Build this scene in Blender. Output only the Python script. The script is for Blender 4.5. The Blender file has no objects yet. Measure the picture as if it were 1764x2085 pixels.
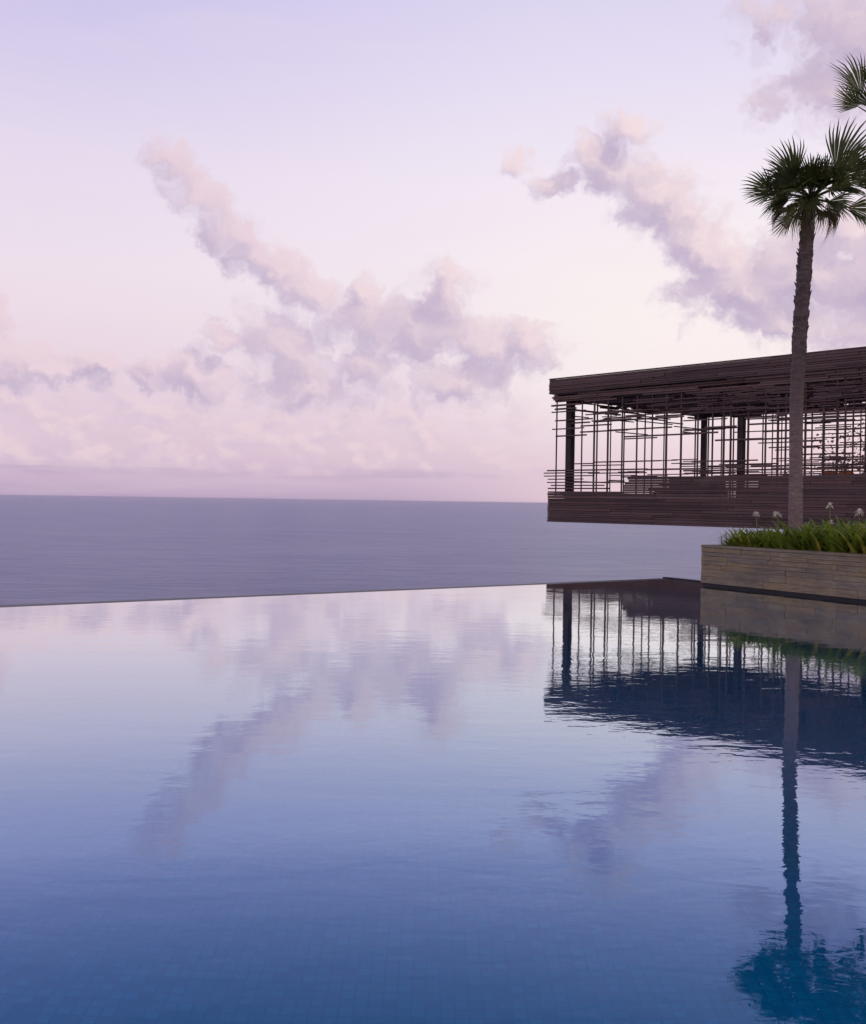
import bpy, bmesh, math, random
from mathutils import Vector, Matrix, Euler
R = math.radians
random.seed(7)
sc = bpy.context.scene
COL = sc.collection

# ------------------------------------------------------------------ camera
F = 2100.0; W0, H0 = 1764.0, 2085.0        # focal length in units of a 1764 x 2085 picture
EYE = 1.5
cam_d = bpy.data.cameras.new('camera'); cam = bpy.data.objects.new('camera', cam_d); COL.objects.link(cam)
cam_d.sensor_fit = 'VERTICAL'; cam_d.sensor_height = 24.0; cam_d.lens = 24.0 * F / H0
cam_d.clip_start = 0.1; cam_d.clip_end = 1.5e6
cam.location = (0, 0, EYE)
PITCH = -math.atan((H0/2 - 1020.7) / F)
ROLL = R(0.84)
RC = Matrix.Rotation(PITCH, 3, 'X') @ Matrix.Rotation(R(90), 3, 'X') @ Matrix.Rotation(ROLL, 3, 'Z')
cam.rotation_euler = RC.to_euler()
sc.camera = cam

def ray(x, y):
    return (RC @ Vector(((x - W0/2)/F, -(y - H0/2)/F, -1))).normalized()
def at(x, y, depth):
    d = ray(x, y); return Vector((0, 0, EYE)) + d * (depth / d.y)
def on_z(x, y, z=0.0):
    d = ray(x, y); return Vector((0, 0, EYE)) + d * ((z - EYE) / d.z)

# ------------------------------------------------------------------ helpers
def tag(o, label=None, cat=None, group=None, kind=None):
    if label: o['label'] = label
    if cat: o['category'] = cat
    if group: o['group'] = group
    if kind: o['kind'] = kind
    return o
def empty(name, loc, rz=0.0):
    o = bpy.data.objects.new(name, None); COL.objects.link(o)
    o.location = loc; o.rotation_euler = (0, 0, rz); o.empty_display_size = .2
    return o

class MB:
    """collects polygons, each with a tint value, into one mesh"""
    def __init__(s): s.v = []; s.f = []; s.t = []
    def poly(s, pts, tint=.5):
        n = len(s.v); s.v += [tuple(p) for p in pts]; s.f.append(tuple(range(n, n+len(pts)))); s.t.append(tint)
    def faces(s, pts, faces, tint=.5):
        n = len(s.v); s.v += [tuple(p) for p in pts]
        for f in faces: s.f.append(tuple(n+i for i in f)); s.t.append(tint)
    def box(s, x0, x1, y0, y1, z0, z1, tint=.5, m=None, ch=0.0):
        pts = [Vector(p) for p in ((x0,y0,z0),(x1,y0,z0),(x1,y1,z0),(x0,y1,z0),(x0,y0,z1),(x1,y0,z1),(x1,y1,z1),(x0,y1,z1))]
        if m is not None: pts = [m @ p for p in pts]
        s.faces(pts, ((0,3,2,1),(4,5,6,7),(0,1,5,4),(1,2,6,5),(2,3,7,6),(3,0,4,7)), tint)
    def tube(s, pts, rad, n=8, tint=.5, caps=True):
        rings = []
        for i, p in enumerate(pts):
            a = pts[max(i-1, 0)]; b = pts[min(i+1, len(pts)-1)]
            t = (Vector(b)-Vector(a)).normalized()
            u = t.cross(Vector((0.13, .99, .05))); 
            if u.length < .1: u = t.cross(Vector((1, 0, 0)))
            u.normalize(); w = t.cross(u)
            r = rad[i] if hasattr(rad, '__len__') else rad
            rings.append([Vector(p) + (u*math.cos(k*2*math.pi/n) + w*math.sin(k*2*math.pi/n))*r for k in range(n)])
        base = len(s.v)
        for rg in rings: s.v += [tuple(p) for p in rg]
        for i in range(len(rings)-1):
            for k in range(n):
                k2 = (k+1) % n
                s.f.append((base+i*n+k, base+i*n+k2, base+(i+1)*n+k2, base+(i+1)*n+k)); s.t.append(tint)
        if caps:
            s.f.append(tuple(base+k for k in range(n))[::-1]); s.t.append(tint)
            s.f.append(tuple(base+(len(rings)-1)*n+k for k in range(n))); s.t.append(tint)
    def build(s, name, mat, parent=None, smooth=False, bevel=0.0):
        me = bpy.data.meshes.new(name); me.from_pydata(s.v, [], s.f); me.update()
        at_ = me.attributes.new('tint', 'FLOAT', 'FACE'); at_.data.foreach_set('value', s.t)
        if smooth: me.polygons.foreach_set('use_smooth', [True]*len(me.polygons))
        me.materials.append(mat)
        o = bpy.data.objects.new(name, me); COL.objects.link(o)
        if parent: o.parent = parent
        if bevel:
            b = o.modifiers.new('bevel', 'BEVEL'); b.width = bevel; b.segments = 2; b.limit_method = 'ANGLE'
        return o

class NT:
    def __init__(s, tree): s.t = tree; s.n = tree.nodes; s.l = tree.links
    def add(s, kind, **kw):
        n = s.n.new(kind)
        for k, v in kw.items(): setattr(n, k, v)
        return n
    def link(s, a, b): s.l.new(a, b)
    def put(s, inp, v):
        if isinstance(v, bpy.types.NodeSocket): s.l.new(v, inp)
        elif v is not None: inp.default_value = v
    def math(s, op, a, b=None, c=None, clamp=False):
        n = s.add('ShaderNodeMath', operation=op); n.use_clamp = clamp
        s.put(n.inputs[0], a); s.put(n.inputs[1], b)
        if c is not None: s.put(n.inputs[2], c)
        return n.outputs[0]
    def vec(s, op, a, b=None, out=0):
        n = s.add('ShaderNodeVectorMath', operation=op); s.put(n.inputs[0], a)
        if b is not None: s.put(n.inputs[3 if op == 'SCALE' else 1], b)
        return n.outputs[1 if op in ('LENGTH', 'DOT_PRODUCT', 'DISTANCE') else 0]
    def rng(s, v, a, b, c=0.0, d=1.0, smooth=False):
        n = s.add('ShaderNodeMapRange'); n.interpolation_type = 'SMOOTHSTEP' if smooth else 'LINEAR'
        s.put(n.inputs[0], v); 
        for i, q in enumerate((a, b, c, d)): s.put(n.inputs[1+i], q)
        return n.outputs[0]
    def mix(s, f, a, b, blend='MIX'):
        n = s.add('ShaderNodeMix', data_type='RGBA', blend_type=blend)
        s.put(n.inputs[0], f); s.put(n.inputs[6], a); s.put(n.inputs[7], b); return n.outputs[2]
    def noise(s, v, scale, detail=4, rough=.5, dist=0.0):
        n = s.add('ShaderNodeTexNoise'); s.put(n.inputs['Vector'], v)
        n.inputs['Scale'].default_value = scale; n.inputs['Detail'].default_value = detail
        n.inputs['Roughness'].default_value = rough; n.inputs['Distortion'].default_value = dist
        return n
    def ramp(s, f, stops, interp='LINEAR'):
        n = s.add('ShaderNodeValToRGB'); n.color_ramp.interpolation = interp; s.put(n.inputs[0], f)
        e = n.color_ramp.elements
        while len(e) < len(stops): e.new(.5)
        for i, (p, c) in enumerate(stops): e[i].position = p; e[i].color = c if len(c) == 4 else (*c, 1)
        return n.outputs[0]
    def mapping(s, v, loc=(0,0,0), rot=(0,0,0), scale=(1,1,1), kind='POINT'):
        n = s.add('ShaderNodeMapping', vector_type=kind); s.put(n.inputs[0], v)
        n.inputs[1].default_value = loc; n.inputs[2].default_value = rot; n.inputs[3].default_value = scale
        return n.outputs[0]

def lin(r, g, b):
    f = lambda c: (c/255/12.92) if c/255 <= .04045 else ((c/255+.055)/1.055)**2.4
    return (f(r), f(g), f(b), 1)

def material(name):
    m = bpy.data.materials.new(name); m.use_nodes = True; m.node_tree.nodes.clear()
    t = NT(m.node_tree); out = t.add('ShaderNodeOutputMaterial')
    return m, t, out

# ------------------------------------------------------------------ materials
def wood(name, dark, light, rough=.7, axis='X', gscale=1.0, warm=None):
    m, t, out = material(name)
    tc = t.add('ShaderNodeTexCoord').outputs['Object']
    tint = t.add('ShaderNodeAttribute', attribute_name='tint').outputs['Fac']
    sc_ = {'X': (.35, 5, 9), 'Z': (9, 9, .35), 'Y': (5, .35, 9)}[axis]
    mp = t.mapping(tc, scale=tuple(q*gscale for q in sc_))
    off = t.vec('ADD', mp, t.vec('SCALE', (13.1, 7.7, 3.3), t.math('MULTIPLY', tint, 40.0)))
    g = t.noise(off, 3.0, 6, .62, .3).outputs['Fac']
    w = t.noise(tc, 1.1, 3, .5).outputs['Fac']
    f = t.math('ADD', t.math('MULTIPLY', tint, .42), t.math('MULTIPLY', g, .75))
    f = t.math('ADD', f, t.math('MULTIPLY', w, .25))
    c = t.mix(t.rng(f, .35, 1.0), dark, light)
    if warm: c = t.mix(t.rng(t.math('FRACT', t.math('MULTIPLY', tint, 17.3)), .6, 1.0, 0, .6), c, warm)
    p = t.add('ShaderNodeBsdfPrincipled'); t.put(p.inputs['Base Color'], c)
    t.put(p.inputs['Roughness'], t.rng(g, .2, .8, rough-.12, rough+.15))
    b = t.add('ShaderNodeBump'); b.inputs['Strength'].default_value = .35; b.inputs['Distance'].default_value = .01
    t.link(g, b.inputs['Height']); t.link(b.outputs[0], p.inputs['Normal'])
    t.link(p.outputs[0], out.inputs[0]); return m

M = {}
M['timber'] = wood('weathered_timber', (.038, .025, .022, 1), (.19, .125, .112, 1), warm=(.15, .078, .062, 1))
M['batten'] = wood('lattice_timber', (.06, .039, .036, 1), (.17, .11, .10, 1), axis='Z', warm=(.15, .07, .06, 1))
M['post'] = wood('post_timber', (.022, .016, .018, 1), (.06, .042, .044, 1), axis='Z')
M['rim'] = wood('rim_timber', (.07, .046, .042, 1), (.25, .17, .155, 1), warm=(.19, .09, .07, 1))
M['ceiling'] = wood('ceiling_timber', (.22, .15, .14, 1), (.52, .40, .38, 1), warm=(.36, .22, .2, 1))  # made paler than the other timber, standing in for light from below

def simple(name, col, rough=.7, nscale=6.0, var=.25, bump=.0, spec=.5):
    m, t, out = material(name)
    tc = t.add('ShaderNodeTexCoord').outputs['Object']
    n = t.noise(tc, nscale, 6, .6).outputs['Fac']
    tint = t.add('ShaderNodeAttribute', attribute_name='tint').outputs['Fac']
    a = tuple(c*(1-var) for c in col[:3]) + (1,); b = tuple(min(1, c*(1+var)) for c in col[:3]) + (1,)
    c = t.mix(t.rng(t.math('ADD', n, t.math('MULTIPLY', t.math('SUBTRACT', tint, .5), .6)), .3, .7), a, b)
    p = t.add('ShaderNodeBsdfPrincipled'); t.put(p.inputs['Base Color'], c); p.inputs['Roughness'].default_value = rough
    p.inputs['Specular IOR Level'].default_value = spec
    if bump:
        bn = t.add('ShaderNodeBump'); bn.inputs['Strength'].default_value = .6; bn.inputs['Distance'].default_value = bump
        t.link(n, bn.inputs['Height']); t.link(bn.outputs[0], p.inputs['Normal'])
    t.link(p.outputs[0], out.inputs[0]); return m

M['coping'] = simple('black_edge_stone', (.014, .015, .018), .45, 9, .3, .003, .3)  # near-black stone of the pool edges and planter footing
M['render'] = simple('pool_wall_stone', (.09, .095, .10), .6, 4, .3, .004)
M['deck'] = simple('deck_stone', (.26, .23, .20), .75, 2.5, .18, .003)
M['fabric'] = simple('sofa_fabric', (.13, .10, .10), .9, 30, .2, .002)
M['cushion_pale'] = simple('pale_cushion_fabric', (.42, .36, .33), .9, 30, .12, .002)
M['cushion_orange'] = simple('orange_cushion_fabric', (.75, .22, .04), .85, 30, .15, .002)
M['soil'] = simple('planter_soil', (.03, .022, .016), .95, 12, .4, .02)
M['petal'] = simple('white_petal', (.85, .80, .68), .6, 20, .08)
M['bark'] = simple('tree_bark', (.16, .12, .11), .9, 9, .4, .02)

def stone_mat():
    m, t, out = material('split_face_stone')
    tc = t.add('ShaderNodeTexCoord').outputs['Object']
    tint = t.add('ShaderNodeAttribute', attribute_name='tint').outputs['Fac']
    off = t.vec('ADD', t.mapping(tc, scale=(1.2, 1.2, 9)), t.vec('SCALE', (9.1, 5.7, 3.3), t.math('MULTIPLY', tint, 30.0)))
    n = t.noise(off, 3.0, 7, .62, .4).outputs['Fac']
    n2 = t.noise(tc, 1.3, 4, .55).outputs['Fac']
    hue = t.math('FRACT', t.math('MULTIPLY', tint, 7.31))
    base = t.ramp(hue, [(0, (.32, .265, .155)), (.3, (.29, .25, .165)), (.55, (.35, .265, .135)), (.8, (.27, .235, .17)), (1, (.36, .265, .145))])
    c = t.mix(t.rng(n, .3, .75), t.mix(1, base, (.62, .6, .6, 1), 'MULTIPLY'), t.mix(1, base, (1.35, 1.35, 1.3, 1), 'MULTIPLY'))
    c = t.mix(t.rng(n2, .45, .75, 0, .45), c, (.10, .095, .085, 1))
    p = t.add('ShaderNodeBsdfPrincipled'); t.put(p.inputs['Base Color'], c); p.inputs['Roughness'].default_value = .85
    bn = t.add('ShaderNodeBump'); bn.inputs['Strength'].default_value = .7; bn.inputs['Distance'].default_value = .012
    t.link(n, bn.inputs['Height']); t.link(bn.outputs[0], p.inputs['Normal'])
    t.link(p.outputs[0], out.inputs[0]); return m
M['stone'] = stone_mat()

def leaf_mat(name, a, b, dry=None, trans=.35, rough=.45):
    m, t, out = material(name)
    tint = t.add('ShaderNodeAttribute', attribute_name='tint').outputs['Fac']
    tc = t.add('ShaderNodeTexCoord').outputs['Object']
    n = t.noise(tc, 5, 4, .6).outputs['Fac']
    c = t.mix(t.math('ADD', t.math('MULTIPLY', tint, .7), t.math('MULTIPLY', n, .3)), a, b)
    if dry: c = t.mix(t.rng(tint, .8, 1.0), c, dry)
    p = t.add('ShaderNodeBsdfPrincipled'); t.put(p.inputs['Base Color'], c); p.inputs['Roughness'].default_value = rough
    tr = t.add('ShaderNodeBsdfTranslucent'); t.put(tr.inputs[0], c)
    mx = t.add('ShaderNodeMixShader'); mx.inputs[0].default_value = trans
    t.link(p.outputs[0], mx.inputs[1]); t.link(tr.outputs[0], mx.inputs[2]); t.link(mx.outputs[0], out.inputs[0]); return m
M['frond'] = leaf_mat('palm_frond', (.05, .07, .022, 1), (.20, .23, .06, 1), (.22, .15, .09, 1), .35)
M['lily'] = leaf_mat('lily_leaf', (.06, .14, .012, 1), (.48, .58, .06, 1), (.65, .54, .10, 1), .42)
M['leaf'] = leaf_mat('tree_leaf', (.10, .09, .06, 1), (.26, .20, .14, 1), (.34, .20, .15, 1), .5)  # lightened tones put a haze-lit look into the leaf colour

def trunk_mat():
    m, t, out = material('palm_trunk_bark')
    tc = t.add('ShaderNodeTexCoord').outputs['Object']
    tint = t.add('ShaderNodeAttribute', attribute_name='tint').outputs['Fac']
    n = t.noise(t.mapping(tc, scale=(3, 3, 12)), 3, 6, .65).outputs['Fac']
    n2 = t.noise(t.mapping(tc, scale=(14, 14, 1.5)), 3, 4, .6).outputs['Fac']
    c = t.mix(t.rng(n, .3, .7), (.13, .095, .08, 1), (.38, .28, .23, 1))
    c = t.mix(t.rng(n2, .45, .7, 0, .5), c, (.18, .145, .12, 1))
    zz = t.add('ShaderNodeSeparateXYZ'); t.link(tc, zz.inputs[0])      # old fibre on the upper trunk, weathered grey below
    c = t.mix(t.rng(t.math('ADD', zz.outputs[2], t.math('MULTIPLY', n, 1.2)), 2.6, 3.8, 0, .55), c, (.055, .04, .034, 1))
    c = t.mix(t.rng(tint, .5, 1, 0, .55), c, (.06, .042, .034, 1))
    p = t.add('ShaderNodeBsdfPrincipled'); t.put(p.inputs['Base Color'], c); p.inputs['Roughness'].default_value = .9
    bn = t.add('ShaderNodeBump'); bn.inputs['Strength'].default_value = .8; bn.inputs['Distance'].default_value = .02
    t.link(n, bn.inputs['Height']); t.link(bn.outputs[0], p.inputs['Normal'])
    t.link(p.outputs[0], out.inputs[0]); return m
M['trunk'] = trunk_mat()

def sea_mat():
    m, t, out = material('sea_water')
    g = t.add('ShaderNodeNewGeometry').outputs['Position']
    a = t.noise(t.mapping(g, scale=(.0016, .0040, 1)), 1.0, 5, .6, .4).outputs['Fac']
    b = t.noise(t.mapping(g, scale=(.010, .022, 1)), 1.0, 6, .65, .3).outputs['Fac']
    e = t.noise(t.mapping(g, scale=(.06, .12, 1)), 1.0, 4, .65).outputs['Fac']
    h = t.math('ADD', t.math('MULTIPLY', b, 3.0), t.math('MULTIPLY', e, .55))
    bn = t.add('ShaderNodeBump'); bn.inputs['Strength'].default_value = 1.0; bn.inputs['Distance'].default_value = .8
    t.link(h, bn.inputs['Height'])
    df = t.add('ShaderNodeBsdfDiffuse'); df.inputs[0].default_value = SEA_BASE
    gl = t.add('ShaderNodeBsdfGlossy'); gl.inputs['Color'].default_value = (1, 1, 1, 1); t.put(gl.inputs['Color'], t.mix(t.rng(t.math('ADD', t.math('MULTIPLY', a, .5), t.math('MULTIPLY', b, .5)), .38, .62), (.70, .75, .95, 1), (.85, .86, 1, 1))); t.link(bn.outputs[0], gl.inputs['Normal'])
    t.put(gl.inputs['Roughness'], t.rng(a, .3, .7, .16, .26))
    fr = t.add('ShaderNodeFresnel'); fr.inputs['IOR'].default_value = 1.33; t.link(bn.outputs[0], fr.inputs['Normal'])
    mx = t.add('ShaderNodeMixShader'); t.put(mx.inputs[0], t.rng(fr.outputs[0], 0, 1, .05, .55)); t.link(df.outputs[0], mx.inputs[1]); t.link(gl.outputs[0], mx.inputs[2])
    t.link(mx.outputs[0], out.inputs[0]); return m
SEA_BASE = (.05, .066, .15, 1)
M['sea'] = sea_mat()

def pool_mat():
    m, t, out = material('pool_water')
    g = t.add('ShaderNodeNewGeometry').outputs['Position']
    sw = t.noise(t.mapping(g, rot=(0, 0, R(12)), scale=(.35, 1.0, 1)), .9, 3, .5, .6).outputs['Fac']     # slow swells
    rp = t.noise(t.mapping(g, rot=(0, 0, R(-14)), scale=(1.1, 1.9, 1)), 3.4, 2, .45, .5).outputs['Fac']   # small ripples
    calm = t.rng(t.noise(g, .16, 2, .5).outputs['Fac'], .35, .65, .35, 1.0)
    h = t.math('ADD', t.math('MULTIPLY', sw, 1.6), t.math('MULTIPLY', t.math('MULTIPLY', rp, calm), .62))
    fine = t.noise(t.mapping(g, rot=(0, 0, R(25)), scale=(1, 1.5, 1)), 13.0, 2, .5, .3).outputs['Fac']     # wind-ruffled skin
    h = t.math('ADD', h, t.math('MULTIPLY', t.math('MULTIPLY', fine, calm), .17))
    bn = t.add('ShaderNodeBump'); bn.inputs['Strength'].default_value = 1.0; bn.inputs['Distance'].default_value = .0022
    t.link(h, bn.inputs['Height'])
    fr = t.add('ShaderNodeFresnel'); fr.inputs['IOR'].default_value = 1.33; t.link(bn.outputs[0], fr.inputs['Normal'])
    fac = t.ramp(fr.outputs[0], [(0, (.02,)*3), (.07, (.085,)*3), (.107, (.24,)*3), (.163, (.47,)*3), (.27, (.62,)*3), (.46, (.87,)*3), (1, (1,)*3)])
    glc = t.ramp(fr.outputs[0], [(0, (.45, .62, 1)), (.075, (.42, .58, 1)), (.107, (.46, .60, 1)), (.163, (.54, .67, 1)), (.27, (.75, .84, 1)), (.46, (.95, .985, 1)), (1, (1, 1, 1))])
    gl = t.add('ShaderNodeBsdfGlossy'); gl.inputs['Roughness'].default_value = .004; t.link(bn.outputs[0], gl.inputs['Normal']); t.link(glc, gl.inputs['Color'])
    rf = t.add('ShaderNodeBsdfRefraction'); rf.inputs['IOR'].default_value = 1.33; rf.inputs['Roughness'].default_value = .03
    rf.inputs['Color'].default_value = (.26, .84, 1.0, 1); t.link(bn.outputs[0], rf.inputs['Normal'])
    mx = t.add('ShaderNodeMixShader'); t.link(fac, mx.inputs[0]); t.link(rf.outputs[0], mx.inputs[1]); t.link(gl.outputs[0], mx.inputs[2])
    t.link(mx.outputs[0], out.inputs[0]); return m
M['pool'] = pool_mat()

def tile_mat():
    m, t, out = material('blue_pool_tile')
    tc = t.add('ShaderNodeTexCoord').outputs['Object']
    br = t.add('ShaderNodeTexBrick'); br.offset = 0.0; t.link(tc, br.inputs['Vector'])
    br.inputs['Scale'].default_value = 1.0; br.inputs['Brick Width'].default_value = .06; br.inputs['Row Height'].default_value = .06
    br.inputs['Mortar Size'].default_value = .006; br.inputs['Mortar Smooth'].default_value = .1
    br.inputs['Color1'].default_value = (.02, .60, .66, 1); br.inputs['Color2'].default_value = (.015, .44, .53, 1)
    br.inputs['Mortar'].default_value = (.015, .44, .53, 1)
    n = t.noise(tc, .5, 3, .5).outputs['Fac']
    c = t.mix(t.rng(n, .35, .65, 0, .35), br.outputs['Color'], (.016, .40, .46, 1))
    p = t.add('ShaderNodeBsdfPrincipled'); t.put(p.inputs['Base Color'], c); p.inputs['Roughness'].default_value = .5
    t.link(p.outputs[0], out.inputs[0]); return m
M['tile'] = tile_mat()

def hill_mat():
    m, t, out = material('hillside_scrub')
    g = t.add('ShaderNodeNewGeometry').outputs['Position']
    n = t.noise(g, .6, 8, .65).outputs['Fac']; n2 = t.noise(g, .05, 4, .5).outputs['Fac']
    c = t.ramp(n, [(.3, (.02, .03, .012)), (.5, (.05, .065, .025)), (.7, (.10, .095, .05))])
    c = t.mix(t.rng(n2, .5, .65), c, (.22, .20, .17, 1))
    p = t.add('ShaderNodeBsdfPrincipled'); t.put(p.inputs['Base Color'], c); p.inputs['Roughness'].default_value = .95
    bn = t.add('ShaderNodeBump'); bn.inputs['Distance'].default_value = .4; t.link(n, bn.inputs['Height']); t.link(bn.outputs[0], p.inputs['Normal'])
    t.link(p.outputs[0], out.inputs[0]); return m
M['hill'] = hill_mat()

# ------------------------------------------------------------------ world: twilight sky and clouds (by direction)
SUN_AZ, SUN_EL = 36.0, 6.0
def build_world():
    w = bpy.data.worlds.new('World'); sc.world = w; w.use_nodes = True
    t = NT(w.node_tree); t.n.clear()
    out = t.add('ShaderNodeOutputWorld'); 
    d = t.vec('NORMALIZE', t.add('ShaderNodeTexCoord').outputs['Generated'])
    xyz = t.add('ShaderNodeSeparateXYZ'); t.link(d, xyz.inputs[0])
    x, y, z = xyz.outputs
    az = t.math('MULTIPLY', t.math('ARCTAN2', x, y), 180/math.pi)
    el = t.math('MULTIPLY', t.math('ARCSINE', z), 180/math.pi)
    cv = t.add('ShaderNodeCombineXYZ'); t.link(az, cv.inputs[0]); t.link(el, cv.inputs[1])
    # clear sky
    elabs = t.math('ABSOLUTE', el)
    stops = [(0, lin(192, 172, 200)), (1, lin(209, 187, 210)), (2.6, lin(226, 203, 218)), (5, lin(236, 216, 228)), (8, lin(242, 227, 236)),
             (12, lin(248, 237, 244)), (17, lin(246, 236, 247)), (22, lin(234, 225, 246)), (26, lin(224, 216, 243)), (40, lin(140, 142, 192)), (90, lin(92, 98, 150))]
    sky = t.ramp(t.math('DIVIDE', elabs, 90.0), [(p/90, c) for p, c in stops])
    # left is cooler, right is warmer and brighter
    side = t.rng(az, -24, 10, 0, 1, True)
    sky = t.mix(t.math('SUBTRACT', 1.0, side), sky, t.mix(1, sky, t.mix(t.rng(el, 10, 24), (.95, .915, .955, 1), (.83, .82, .935, 1)), 'MULTIPLY'))
    gl = t.vec('LENGTH', t.mapping(cv.outputs[0], loc=(12, 9, 0), scale=(17, 8.5, 1), kind='TEXTURE'))
    sky = t.mix(t.math('MULTIPLY', t.rng(gl, 1.0, .1, 0, 1, True), .8), sky, lin(253, 243, 242))
    gl2 = t.vec('LENGTH', t.mapping(cv.outputs[0], loc=(16, 0, 0), scale=(20, 3.5, 1), kind='TEXTURE'))
    sky = t.mix(t.math('MULTIPLY', t.rng(gl2, 1.0, .1, 0, 1, True), .7), sky, lin(248, 222, 227))
    # thin high streaks
    st = t.noise(t.mapping(cv.outputs[0], rot=(0, 0, R(8)), scale=(.05, .35, 1)), 1.0, 5, .6, .6).outputs['Fac']
    sky = t.mix(t.rng(st, .5, .75, 0, .22), sky, lin(240, 226, 236))
    # sky behind the viewer is warmed and kept bright, added fill for faces turned here
    sky = t.mix(t.rng(y, .55, -.4, 0, 1, True), sky, t.mix(1, sky, BACK, 'MULTIPLY'))

    # ---- clouds: two families of soft ellipses in (azimuth, elevation), frayed by noise
    left = [ # x, y, rx, ry, turn(clockwise), weight   (directions as seen from the pool)
        (345,328,46,38,30,.85),(405,400,82,46,48,.9),(480,485,92,54,42,1),(555,545,100,48,25,1),(640,600,95,46,25,1),
        (740,650,98,64,0,1.05),(748,600,42,34,0,.95),(905,605,72,62,0,1.05),(918,568,36,42,0,1.05),(862,665,125,74,0,1.05),(1000,705,118,62,10,1.05),(1085,690,66,54,0,1),(940,775,118,54,0,1),
        (585,720,112,70,32,1.05),(450,682,58,22,22,.85),(620,792,125,46,0,1.05),(760,752,78,60,0,1),
        (405,766,66,54,0,1.3),(310,770,46,36,0,1.25),(338,735,26,16,15,1.1),
        (-30,742,150,50,0,1.5),(205,746,50,36,0,1.45),(0,640,24,40,0,1.2),(110,758,100,30,0,1.45)]
    right = [
        (1050,335,36,28,0,.8),(1125,375,58,34,0,.9),(1200,315,50,46,0,.95),(1280,268,54,46,0,1),(1262,350,112,58,12,1.05),(1345,410,118,66,38,1.1),(1430,500,140,68,38,1.15),
        (1530,585,150,78,25,1.25),(1650,560,150,95,0,1.25),(1790,570,160,120,0,1.2),(1410,590,60,56,0,.75),(1740,480,120,60,0,1),(1610,655,125,52,10,1.15),(1790,660,160,60,0,1.15),
        (1770,70,190,120,20,1),(1590,30,80,55,0,.65),(1700,185,130,55,0,.85),(1560,212,55,20,0,.5)]
    def family(blobs, name):
        grp = bpy.data.node_groups.new(name, 'ShaderNodeTree')
        grp.interface.new_socket('P', in_out='INPUT', socket_type='NodeSocketVector')
        grp.interface.new_socket('D', in_out='OUTPUT', socket_type='NodeSocketFloat')
        g = NT(grp); gi = g.add('NodeGroupInput'); go = g.add('NodeGroupOutput'); Pw = gi.outputs[0]; D = None; k = 57.3/F
        for bx, by, rx, ry, rot, wt in blobs:
            v = ray(bx, by); a = math.degrees(math.atan2(v.x, v.y)); e = math.degrees(math.asin(v.z)); Pk = Pw
            if D is not None:      # a vanishing term that only makes the nodes evaluate one after another
                nd = g.add('ShaderNodeVectorMath', operation='MULTIPLY_ADD'); g.link(D, nd.inputs[0])
                nd.inputs[1].default_value = (1e-9, 1e-9, 0); g.link(Pw, nd.inputs[2]); Pk = nd.outputs[0]
            r = g.vec('LENGTH', g.mapping(Pk, loc=(a, e, 0), rot=(0, 0, -R(rot)), scale=(rx*k, ry*k, 1), kind='TEXTURE'))
            q = g.math('MULTIPLY_ADD', r, -wt, 1.12*wt)
            D = q if D is None else g.math('SMOOTH_MAX', D, q, .2)
        g.link(D, go.inputs[0]); return grp
    def noise2(v, scale, detail, rough, dist=0.0):
        n = t.noise(v, scale, detail, rough, dist); n.noise_dimensions = '2D'; return n
    p0 = cv.outputs[0]
    warp = noise2(p0, .5, 4, .62).outputs['Color']
    pw = t.vec('ADD', p0, t.vec('MULTIPLY', t.vec('SUBTRACT', warp, (.5, .5, .5)), (2.6, 2.2, 0)))
    def detail(p, lo):
        vo = t.add('ShaderNodeTexVoronoi', feature='F1', voronoi_dimensions='2D'); vo.inputs['Scale'].default_value = .62
        vo.inputs['Detail'].default_value = 2.0; vo.inputs['Roughness'].default_value = .55; t.link(p, vo.inputs['Vector'])
        n = noise2(p, .62, 3 if lo else 6, .46).outputs['Fac']
        return t.math('ADD', t.math('MULTIPLY_ADD', n, 1.15, -.57), t.math('MULTIPLY_ADD', vo.outputs['Distance'], -.5, .25))
    n0 = detail(pw, False); n1 = detail(t.vec('ADD', pw, (.38, .5, 0)), True)
    def dens(p, grp):
        n = t.add('ShaderNodeGroup'); n.node_tree = grp; t.link(p, n.inputs[0]); return n.outputs[0]
    # low cumulus bank, pale pink (under both families)
    ln = noise2(t.mapping(p0, scale=(.5, .72, 1)), 1.0, 6, .55, .1).outputs['Fac']
    ln2 = noise2(t.mapping(t.vec('ADD', p0, (.3, .45, 0)), scale=(.5, .72, 1)), 1.0, 4, .55, .1).outputs['Fac']
    band = t.math('MULTIPLY', t.rng(el, 6.4, 4.6, 0, 1, True), t.rng(el, 1.0, 2.2, 0, 1, True))
    band = t.math('MULTIPLY', band, t.rng(az, 10, 0, .0, 1, True))
    blit = t.rng(t.math('SUBTRACT', ln, ln2), -.2, .22, 0, 1, True)
    bc = t.mix(blit, lin(216, 196, 217), lin(237, 213, 221))
    bsky = t.mix(t.math('MULTIPLY', band, t.rng(ln, .36, .60, 0, .75, True)), sky, bc)
    sn = noise2(t.mapping(p0, scale=(.10, 1.5, 1)), 1.0, 4, .55, .3).outputs['Fac']
    sb = t.math('MULTIPLY', t.rng(el, .9, 1.35, 0, 1, True), t.rng(el, 1.9, 1.5, 0, 1, True))
    bsky = t.mix(t.math('MULTIPLY', t.math('MULTIPLY', sb, t.rng(sn, .38, .6)), .38), bsky, lin(176, 160, 194))
    lightc = t.mix(t.rng(az, -14, 8), lin(237, 213, 224), lin(247, 225, 228))
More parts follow.
